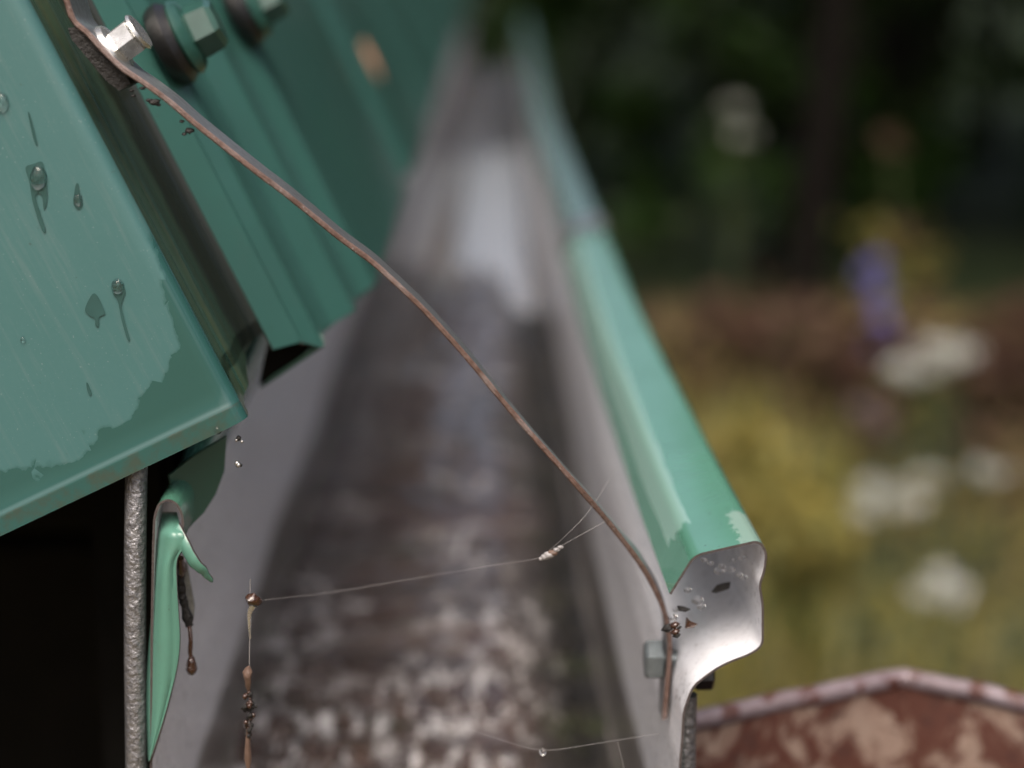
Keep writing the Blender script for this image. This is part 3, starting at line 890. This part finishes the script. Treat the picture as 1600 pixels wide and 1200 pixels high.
drops = [(60, 278, .0020, 'largest clear water drop on the green roof trim with a smeared trail below', 1.5),
         (184, 448, .0015, 'round clear water drop with a long trail on the green roof trim', 1.3),
         (122, 312, .0011, 'small clear water drop right of the largest drop on the green trim', 1.4),
         (3, 160, .0016, 'clear water drop cut by the left picture edge on the green trim', 1.4),
         (36, 531, .0006, 'tiny bright water drop low on the left of the green trim', 1.2),
         (340, 672, .0010, 'water drop hanging on the hem near the green trim corner', 1.1)]
for px, py, r, lb, sz in drops: facedrop(px, py, r, lb, None, sz)
# wet trails and smears: thin films of water
M_wetfilm = simple('wet_trail', (.0252, .0773, .0756), .1, sc_=100, coat=.6, bump=.05)
def sheen_or_film(px_poly, label):
    q_ = [Vector((x, y, 0)) for x, y in px_poly]; n_ = len(q_); cl_ = []
    for i in range(n_):
        a, b, c, d = q_[i - 1], q_[i], q_[(i + 1) % n_], q_[(i + 2) % n_]
        for k in range(4):
            t = k / 4; cl_.append(.5 * (2 * b + (c - a) * t + (2 * a - 5 * b + 4 * c - d) * t * t + (3 * b - a - 3 * c + d) * t ** 3))
    V = [P(v.x, v.y, -.00022) for v in cl_]
    o = mesh_obj('wet_trail', V, [tuple(range(len(V)))], M_wetfilm)
    s_ = o.modifiers.new('s', 'SOLIDIFY'); s_.thickness = .00006
    tag(o, label, 'water trail', 'wet trails on the green roof trim')
sheen_or_film([(40, 262), (52, 256), (66, 253), (70, 270), (74, 300), (72, 322), (68, 326), (66, 308), (60, 302), (56, 310), (64, 335), (71, 358), (68, 363), (60, 345), (50, 310), (46, 285)], 'dark forked wet smear under the largest drop on the green trim')
sheen_or_film([(180, 440), (190, 444), (196, 455), (193, 466), (190, 480), (198, 512), (203, 530), (199, 530), (190, 500), (184, 470), (176, 458)], 'long thin wet trail running from the round drop on the green trim')
sheen_or_film([(133, 482), (144, 460), (152, 462), (160, 478), (164, 490), (155, 496), (154, 510), (149, 508), (148, 498), (138, 492)], 'leaf shaped wet smear left of the round drop on the green trim')
sheen_or_film([(44, 178), (47, 180), (58, 222), (56, 226), (51, 212)], 'short thin dark wet streak high on the green trim')
sheen_or_film([(135, 598), (138, 600), (143, 614), (140, 618), (136, 608)], 'tiny dark wet streak low on the green trim')
sheen_or_film([(118, 290), (123, 288), (126, 312), (129, 320), (124, 327), (118, 324), (115, 316)], 'dark wet ring round the small drop on the green trim')
# water beads inside the lip
for i, (px, py, r) in enumerate([(1075, 922, .0009), (1090, 938, .0013), (1096, 948, .0010), (1100, 875, .0007), (1128, 885, .0008), (1142, 890, .0010), (1160, 872, .0009), (1155, 898, .0008), (1162, 902, .0009), (1124, 892, .0012), (1052, 965, .0010), (1056, 952, .0008), (1110, 880, .0007), (1145, 876, .0006)]):
    o = ico('water_bead', P(px, py, .008 + .012 * random.random()), r, M_water, 2, (1.2, 1, .8), .15)
    tag(o, 'tiny clear water bead inside the open gutter lip', 'water bead', 'water beads in the lip end')
def flake(px_poly, Y, th, mat, name, label, cat, grp=None):
    V = [P(x, y, Y + .0006 * random.random()) for x, y in px_poly]
    o = mesh_obj(name, V, [tuple(range(len(V)))], mat)
    s_ = o.modifiers.new('s', 'SOLIDIFY'); s_.thickness = th
    return tag(o, label, cat, grp)
flake([(1112, 924), (1120, 914), (1130, 911), (1141, 909), (1139, 918), (1128, 922), (1118, 925)], .0155, .0008, M_dirt, 'dirt_flake', 'black oval dirt flake high inside the open gutter lip', 'dirt flake', 'dirt inside the lip end')
flake([(1072, 964), (1078, 970), (1089, 974), (1082, 980), (1070, 981)], .004, .0008, M_brownwet, 'dirt_flake', 'brown triangular dirt flake low inside the open gutter lip', 'dirt flake', 'dirt inside the lip end')
flake([(1058, 946), (1068, 947), (1078, 951), (1070, 955), (1060, 953)], .006, .0008, M_dirt, 'dirt_flake', 'thin dark dirt flake under the chamfered edge inside the gutter lip', 'dirt flake', 'dirt inside the lip end')
# clot of grime where strap meets lip
for k_ in range(9):
    c = P(1050 + random.uniform(-8, 10), 984 + random.uniform(-9, 9), random.uniform(-.003, .002))
    if k_ == 0:
        clot = empty('grime_clot', c, 'clot of dark grime where the strap meets the gutter lip', 'grime')
    ico('crumb', c, random.uniform(.0006, .0012), M_dirt if k_ % 3 else M_brownwet, 1, (1.3, 1, .9), .6, clot)
# crumbs stuck under the strap
for (px, py, r) in ((240, 160, .0013), (232, 157, .0007), (222, 138, .0007), (208, 150, .0006), (205, 142, .0006), (296, 205, .0011), (288, 210, .0006), (284, 190, .0006), (247, 164, .0006)):
    if px == 240: under = empty('grime_string', P(240, 160, .002), 'scatter of tiny black grime crumbs under the upper end of the strap', 'grime')
    ico('crumb', P(px, py, .002), r * .8, M_dirt, 2, (1.2, 1, .7), .9, under)
for (px, py) in ((374, 688), (372, 725)):
    e = empty('hanging_crumb', P(px, py, .002), 'upper grey crumb hanging below the roof corner on a thread' if py < 700 else 'lower grey crumb hanging below the roof corner on a thread', 'crumb', 'crumbs below the roof corner')
    for k_ in range(5):
        ico('grain', P(px + random.uniform(-5, 5), py + random.uniform(-5, 5), .002), random.uniform(.0004, .0008), M_screw if k_ % 2 else M_dirt, 1, (1, 1, 1), .5, e)
# rust drip under the clip
dp = catmull([P(296, 978, .007), P(298, 1000, .006), P(297, 1018, .006), P(299, 1030, .006), P(299, 1043, .006), P(299, 1054, .006)], 5)
rr = [lerp_tab([(0, .0005), (.35, .0006), (.5, .0005), (.65, .0011), (.85, .0015), (1, .0006)], i / (len(dp) - 1)) for i in range(len(dp))]
o = tube('rust_drip', dp, rr, M_brownwet, None, 12, True, .12)
tag(o, 'dark brown rust drip hanging from the small clip in the gutter', 'drip')
# strand of leaf scraps hanging on silk
hs = empty('hanging_debris', P(388, 1200, -.004), 'string of brown leaf scraps hanging on spider silk inside the gutter', 'debris')
tube('silk', [P(391, 905, -.004), P(390, 1000, -.004), P(388, 1240, -.004)], .00009, M_silk, hs, 6)
sp_ = catmull([P(387, 932, -.004), P(396, 938, -.005), P(409, 940, -.004)], 4)
tube('leaf_scrap', sp_, [.0008, .0012, .0015, .0016, .0015, .0013, .0011, .0008, .0004], M_brownwet, hs, 8, True, .2)
tube('leaf_stalk', catmull([P(396, 945, -.004), P(390, 958, -.004), P(390, 980, -.004), P(391, 998, -.004)], 4), [.0009, .0009, .0008, .0007, .0006, .0006, .0005, .0005, .0004, .0004, .0003, .0003, .0002], M_screw, hs, 8, True, .15)
tube('bark_scrap', catmull([P(389, 1041, -.004), P(387, 1055, -.005), P(388, 1078, -.004)], 4), [.0003, .0006, .0009, .0011, .0010, .0009, .0008, .0006, .0004], M_tan, hs, 8, True, .25)
for k_ in range(60):
    yv = 1080 + 75 * random.random() ** 1.2
    ico('crumb', P(389 + random.gauss(0, 4.5 if 1088 < yv < 1128 else 2), yv, -.004 + random.uniform(-.001, .001)), random.uniform(.0003, .0008), M_brownwet if k_ % 2 else M_dirt, 1, (1, 1, 1.2), .5, hs)
tube('leaf_tip', [P(388, 1140, -.004), P(387, 1165, -.004), P(388, 1185, -.004), P(388, 1200, -.004)], [.0006, .0007, .0010, .0005], M_tan, hs, 8, True, .2)
# spider silk
def silk(pts, label, r=.00007):
    path = catmull([P(x, y, Y) for x, y, Y in pts], 6)
    return tag(tube('spider_thread', path, r, M_silk, None, 6), label, 'spider thread', 'spider threads across the gutter')
silk([(392, 940, .0), (520, 925, .02), (640, 905, .018), (760, 885, .012), (850, 870, .004), (882, 850, .002), (945, 815, .002)], 'long spider thread from hanging debris across to the strap', .000045)
silk([(690, 1125, .02), (780, 1155, .004), (848, 1172, -.004), (930, 1162, -.003), (1030, 1146, .002)], 'sagging spider thread with a water bead at the bottom of the gutter', .00004)
silk([(850, 868, .004), (915, 805, .004), (960, 735, .03)], 'spider thread rising from the silk knot to the gutter lip', .00004)
silk([(965, 1160, -.004), (975, 1200, -.004)], 'short vertical spider thread at the lower right of the gutter', .00005)
kn = empty('silk_knot', P(860, 866, .004), 'whitish wet knot of spider silk in the middle of the gutter', 'silk knot')
for (px, py, r) in ((852, 870, .0009), (858, 867, .0011), (864, 864, .0010), (870, 859, .0007), (876, 855, .0006), (846, 873, .0006)):
    ico('silk_lump', P(px, py, .003), r, M_silk if px != 864 else M_tan, 2, (1.3, 1, .8), .4, kn)
o = tag(ico('water_drop', P(848, 1175, -.004), .0009, M_water, 3), 'round water bead hanging on the sagging spider thread', 'water drop')

# ------------------------------------------------------------------ garden
def leaves(n, place, size, aspect=.5, droop=.4, bend=True):
    V, Fc = [], []
    for _ in range(n):
        c = place()
        d = Vector((random.gauss(0, 1), random.gauss(0, 1), random.gauss(0, .7) - droop)).normalized()
        s = d.cross(Vector((random.gauss(0, 1), random.gauss(0, 1), random.gauss(0, 1)))).normalized()
        L = size * random.uniform(.6, 1.3)
        u = s.cross(d)
        b = len(V)
        V += [c, c + d * L * .5 + s * L * aspect * .5 + u * L * .08, c + d * L, c + d * L * .5 - s * L * aspect * .5 + u * L * .08]
        Fc.append((b, b + 1, b + 2, b + 3))
    return V, Fc
def limb_mesh(segs, seg=7):
    V, Fc = [], []
    for path, r0, r1 in segs:
        n = len(path); b0 = len(V)
        for i, p in enumerate(path):
            t = (path[min(i + 1, n - 1)] - path[max(i - 1, 0)]).normalized()
            a = Vector((1, 0, 0)) if abs(t.x) < .8 else Vector((0, 1, 0))
            a = (a - t * a.dot(t)).normalized(); b = t.cross(a)
            r = r0 + (r1 - r0) * i / (n - 1)
            for k_ in range(seg):
                an = 2 * math.pi * k_ / seg
                V.append(p + (a * math.cos(an) + b * math.sin(an)) * r)
        for i in range(n - 1):
            for k_ in range(seg):
                k2 = (k_ + 1) % seg
                Fc.append((b0 + i * seg + k_, b0 + i * seg + k2, b0 + (i + 1) * seg + k2, b0 + (i + 1) * seg + k_))
    return V, Fc
def shrub(x, y, h, rx, n, mat, label, name='shrub', cat='shrub', grp='dark shrubs behind the garden', size=.09, low=.0):
    e = empty(name, (x, y, 0), label, cat, grp)
    segs = []
    cl = []
    for k_ in range(9):
        an = random.uniform(0, 6.28); rr = rx * random.uniform(.3, .9); hh = h * random.uniform(.55, .95)
        tip = Vector((x + rr * math.cos(an), y + rr * math.sin(an), hh))
        base = Vector((x + .05 * math.cos(an), y + .05 * math.sin(an), -.05))
        mid = base.lerp(tip, .5) + Vector((0, 0, h * .12))
        segs.append(([base, base.lerp(mid, .5), mid, mid.lerp(tip, .5), tip], .018, .004))
    for k_ in range(26):
        an = random.uniform(0, 6.28); zz = random.uniform(low, .92)
        rr = rx * math.sqrt(random.random()) * (1 - .55 * max(0, zz - .4) ** 1.2)
        cl.append((Vector((x + rr * math.cos(an), y + rr * math.sin(an), h * zz)), random.uniform(.10, .24) * max(rx, .4)))
    def place():
        c, r = random.choice(cl)
        v = Vector((random.gauss(0, 1), random.gauss(0, 1), random.gauss(0, 1))).normalized() * r * random.random() ** .4
        p = c + v; p.z = max(.01, p.z); return p
    mesh_obj('stems', *limb_mesh(segs), M_bark, e)
    mesh_obj('crown', *leaves(n, place, size), mat, e)
    return e
sh = [(1.05, 6.6, 1.7, .65, 2600, M_leaf_mid, 'green leafy shrub just right of the gutter at the wood edge'),
      (1.75, 7.4, 1.9, .7, 2600, M_leaf_dark, 'very dark shrub in the middle of the wood edge'),
      (.2, 7.8, 1.55, .7, 2600, M_leaf_dark, 'dark shrub behind the far end of the gutter'),
      (2.5, 7.0, 2.2, .75, 2600, M_leaf_dark, 'tall dark shrub at the right of the wood edge'),
      (3.3, 7.2, 2.4, .8, 2400, M_leaf_dark, 'broad dark shrub beyond the right picture edge'),
      (1.3, 9.0, 2.0, .8, 2200, M_leaf_blue, 'grey green shrub standing behind the middle shrubs'),
      (2.2, 9.2, 2.6, .9, 2200, M_leaf_dark, 'second row dark shrub behind the right shrubs'),
      (.4, 9.6, 1.7, .9, 2200, M_leaf_dark, 'second row dark shrub behind the gutter end'),
      (-.9, 8.8, 1.6, .9, 2000, M_leaf_dark, 'dark shrub hidden partly behind the roof')]
for a in sh: shrub(*a)
def tree(x, y, h, r, lab, n=5200, low=.22):
    e = empty('tree', (x, y, 0), lab, 'tree', 'trees of the dark wood')
    lean = Vector((random.uniform(-.3, .3), random.uniform(-.3, .3), 0))
    tr = [Vector((x, y, -.1)) + lean * t + Vector((.04 * math.sin(t * 9), 0, h * t)) for t in [i / 8 for i in range(9)]]
    segs = [(tr, .075, .025)]
    cl = []
    for k_ in range(14):
        t = random.uniform(low, .9); b = tr[int(t * 8)]
        an = random.uniform(0, 6.28); L = r * random.uniform(.6, 1.1) * (1.15 - t)
        tip = b + Vector((L * math.cos(an), L * math.sin(an), random.uniform(-.2, .5)))
        segs.append(([b, b.lerp(tip, .5) + Vector((0, 0, .12)), tip], .035, .008))
        for q in range(3): cl.append((b.lerp(tip, .4 + .3 * q), random.uniform(.35, .6)))
    def place():
        c, rr = random.choice(cl)
        return c + Vector((random.gauss(0, 1), random.gauss(0, 1), random.gauss(0, .6))).normalized() * rr * random.random() ** .4
    mesh_obj('trunk', *limb_mesh(segs, 9), M_bark, e)
    mesh_obj('crown', *leaves(n, place, .16), M_leaf_dark, e)
for x, y, h, r, lab in ((1.95, 8.4, 6.5, 2.0, 'dark tree with bare lower trunk in the middle of the wood'), (3.4, 8.8, 7.0, 2.2, 'dark tree at the right side of the wood'),
                        (3.0, 10.6, 8.0, 2.4, 'tall dark tree deeper in the wood on the right'), (5.2, 8.0, 7.0, 2.3, 'dark tree beyond the right picture edge'), (4.6, 11.5, 8.5, 2.5, 'tall dark tree far back on the right'),
                        (5.4, 5.4, 6.5, 2.2, 'unseen dark tree added far out on the right of the garden for shade'), (4.3, 2.6, 6.0, 2.1, 'unseen dark tree added right of the meadow for shade'),  # out-of-view trees from here on, added to darken the roof
                        (3.8, -.2, 6.0, 2.0, 'unseen dark tree added facing the shed roof for shade'), (4.6, -2.6, 6.5, 2.2, 'unseen dark tree added behind the viewer on the right for shade')):
    tree(x, y, h, r, lab)
tree(1.12, 6.0, 6.6, 4.2, 'tall tree with bare dark trunk and high spreading crown behind the meadow', 9000, .45)
tree(3.6, 5.6, 6.6, 3.6, 'unseen tall tree with high crown added beside the meadow for shade', 7000, .45)  # out of view, added for the shade of its crown

# meadow grass: uncountable
V, Fc = [], []
def blade(p, h, wd, lean):
    b = len(V)
    an = random.uniform(0, 6.28); s = Vector((math.cos(an), math.sin(an), 0)) * wd
    m1 = p + lean * .35 + Vector((0, 0, h * .6)); tip = p + lean + Vector((0, 0, h))
    V.extend([p - s, p + s, m1 + s * .7, m1 - s * .7, tip]); Fc.extend([(b, b + 1, b + 2, b + 3), (b + 3, b + 2, b + 4)])
for _ in range(26000):
    y = 1.9 + 2.7 * random.random() ** .9; x = random.uniform(-.3, .35 * y + 2.0)
    dens = mn.noise(Vector((x * 1.4, y * 1.4, 0)))
    if dens < -.25 and random.random() < .7: continue
    if y > 3.7 and random.random() < (y - 3.7) * 1.1: continue
    h = random.uniform(.08, .28) * (1.1 + .5 * dens)
    blade(Vector((x, y, -.06)), h, random.uniform(.002, .0045), Vector((random.gauss(0, .05), random.gauss(0, .05), 0)))
o = mesh_obj('meadow_grass', V, Fc, M_grass)
tag(o, 'yellow green meadow grass on the garden ground', 'grass', kind='stuff')

# flowering plants
def flower_plant(name, heads, base, label, cat, grp, mat, leafmat=M_leaf_mid, hr=.03, dome=.4, npet=60, pet=.016):
    e = empty(name, base, label, cat, grp)
    segs = []
    for hpos in heads:
        mid = base.lerp(hpos, .55) + Vector((random.uniform(-.02, .02), random.uniform(-.02, .02), .03))
        segs.append(([base + Vector((0, 0, -.05)), mid, hpos], .004, .0022))
    mesh_obj('stem', *limb_mesh(segs, 6), M_stem, e)
    hz = max(h.z for h in heads)
    mesh_obj('foliage', *leaves(160, lambda: base + Vector((random.gauss(0, .06), random.gauss(0, .06), random.uniform(0, max(.08, hz * .75)))), .06, .28, -.2), leafmat, e)
    for hpos in heads:
        def pl(hp=hpos):
            v = Vector((random.gauss(0, 1), random.gauss(0, 1), random.gauss(0, 1) * dome)).normalized() * hr * random.random() ** .5
            v.z *= dome if dome < 1 else 1
            return hp + v
        mesh_obj('flower_head', *leaves(npet, pl, pet, .9, -.3), mat, e)
    return e
def at(px, py, d): return PD(px, py, d)
def base_of(p, dx=0, dy=.0): return Vector((p.x + dx, p.y + dy, -.04))
# lupin-like purple spike
h1 = [at(1362, 418, 4.1), at(1368, 462, 4.1), at(1376, 505, 4.1), at(1392, 540, 4.1), at(1364, 540, 4.1)]
b = base_of(h1[2], .02)
flower_plant('purple_flower', h1, b, 'tall purple flower spike standing in the garden', 'flower', 'flowers in the garden', M_petal_purple, hr=.022, dome=1.0, npet=55, pet=.024)
whites = [([(1462, 545, 3.5), (1480, 560, 3.5), (1500, 548, 3.5), (1440, 585, 3.5), (1412, 575, 3.5)], .032, 'white flower cluster just right of the purple spike'),
          ([(1472, 905, 2.7), (1490, 925, 2.7), (1455, 925, 2.7)], .024, 'bright white flower above the rusty bin'),
          ([(1548, 742, 3.0)], .022, 'round white flower near the right picture edge'),
          ([(1375, 760, 3.0), (1395, 775, 3.0), (1345, 800, 3.0)], .032, 'white flower cluster in the middle of the meadow'),
          ([(1450, 745, 3.2), (1420, 790, 3.2)], .022, 'pale flower cluster between the middle cluster and the right edge'),
          ([(1150, 165, 6.0), (1160, 210, 6.0)], .04, 'pale flower glimmering in the dark wood edge')]
for hd, r, lab in whites:
    hs_ = [at(*q) for q in hd]
    flower_plant('white_flower', hs_, base_of(hs_[0]), lab, 'flower', 'white flowers in the garden', M_petal_white, M_leaf_blue, r * 1.15, .5, 34, .018)
pk = [at(1350, 640, 3.7), at(1365, 660, 3.7)]
flower_plant('pink_flower', pk, base_of(pk[0]), 'dull pink flower below the purple spike', 'flower', 'flowers in the garden', M_petal_pink, M_leaf_mid, .03, .5, 60, .02)
ye = [(1215, 770, 2.9), (1240, 800, 2.9), (1180, 740, 3.1), (1260, 830, 2.8), (1160, 690, 3.2)]
for i, q in enumerate(ye):
    p = at(*q)
    flower_plant('yellow_plant', [p, p + Vector((.04, .03, -.02))], base_of(p), ['lowest yellow leafed plant near the lip end', 'yellow leafed plant right of the lip end', 'yellow leafed plant close behind the lip', 'yellow leafed plant below the pale flowers', 'uppermost yellow leafed plant behind the lip'][[2, 0, 1, 3, 4].index(i) if False else i], 'plant', 'yellow plants in the meadow', M_yellow, M_leaf_mid if i % 2 else M_yellow, .06, .9, 64, .032)
for i, (px, py, d) in enumerate([(1060, 520, 4.6), (1150, 560, 4.4), (1230, 600, 4.2), (1300, 560, 4.6), (1420, 640, 4.0), (1520, 620, 4.2), (1580, 560, 4.6)]):
    p = at(px, py, d)
    shrub(p.x, p.y, max(.3, p.z + .12), .30, 420, M_sorrel, ['leftmost red brown dry plant beside the gutter lip', 'second red brown dry plant from the gutter lip', 'third red brown dry plant from the gutter lip', 'red brown dry plant left of the purple spike', 'red brown dry plant below the white cluster', 'red brown dry plant right of the white cluster', 'rightmost red brown dry plant at the picture edge'][i], 'dry_plant', 'plant', 'red brown dry plants behind the meadow', .07)
# yellow stem behind the purple flower
p = at(1400, 300, 5.0)
flower_plant('yellow_plant', [at(1392, 225, 5.0), at(1410, 370, 5.0), at(1440, 460, 5.0)], base_of(p), 'tall thin yellow stalk behind the purple spike', 'plant', 'yellow plants in the meadow', M_sorrel, M_yellow, .025, 1.0, 70, .03)
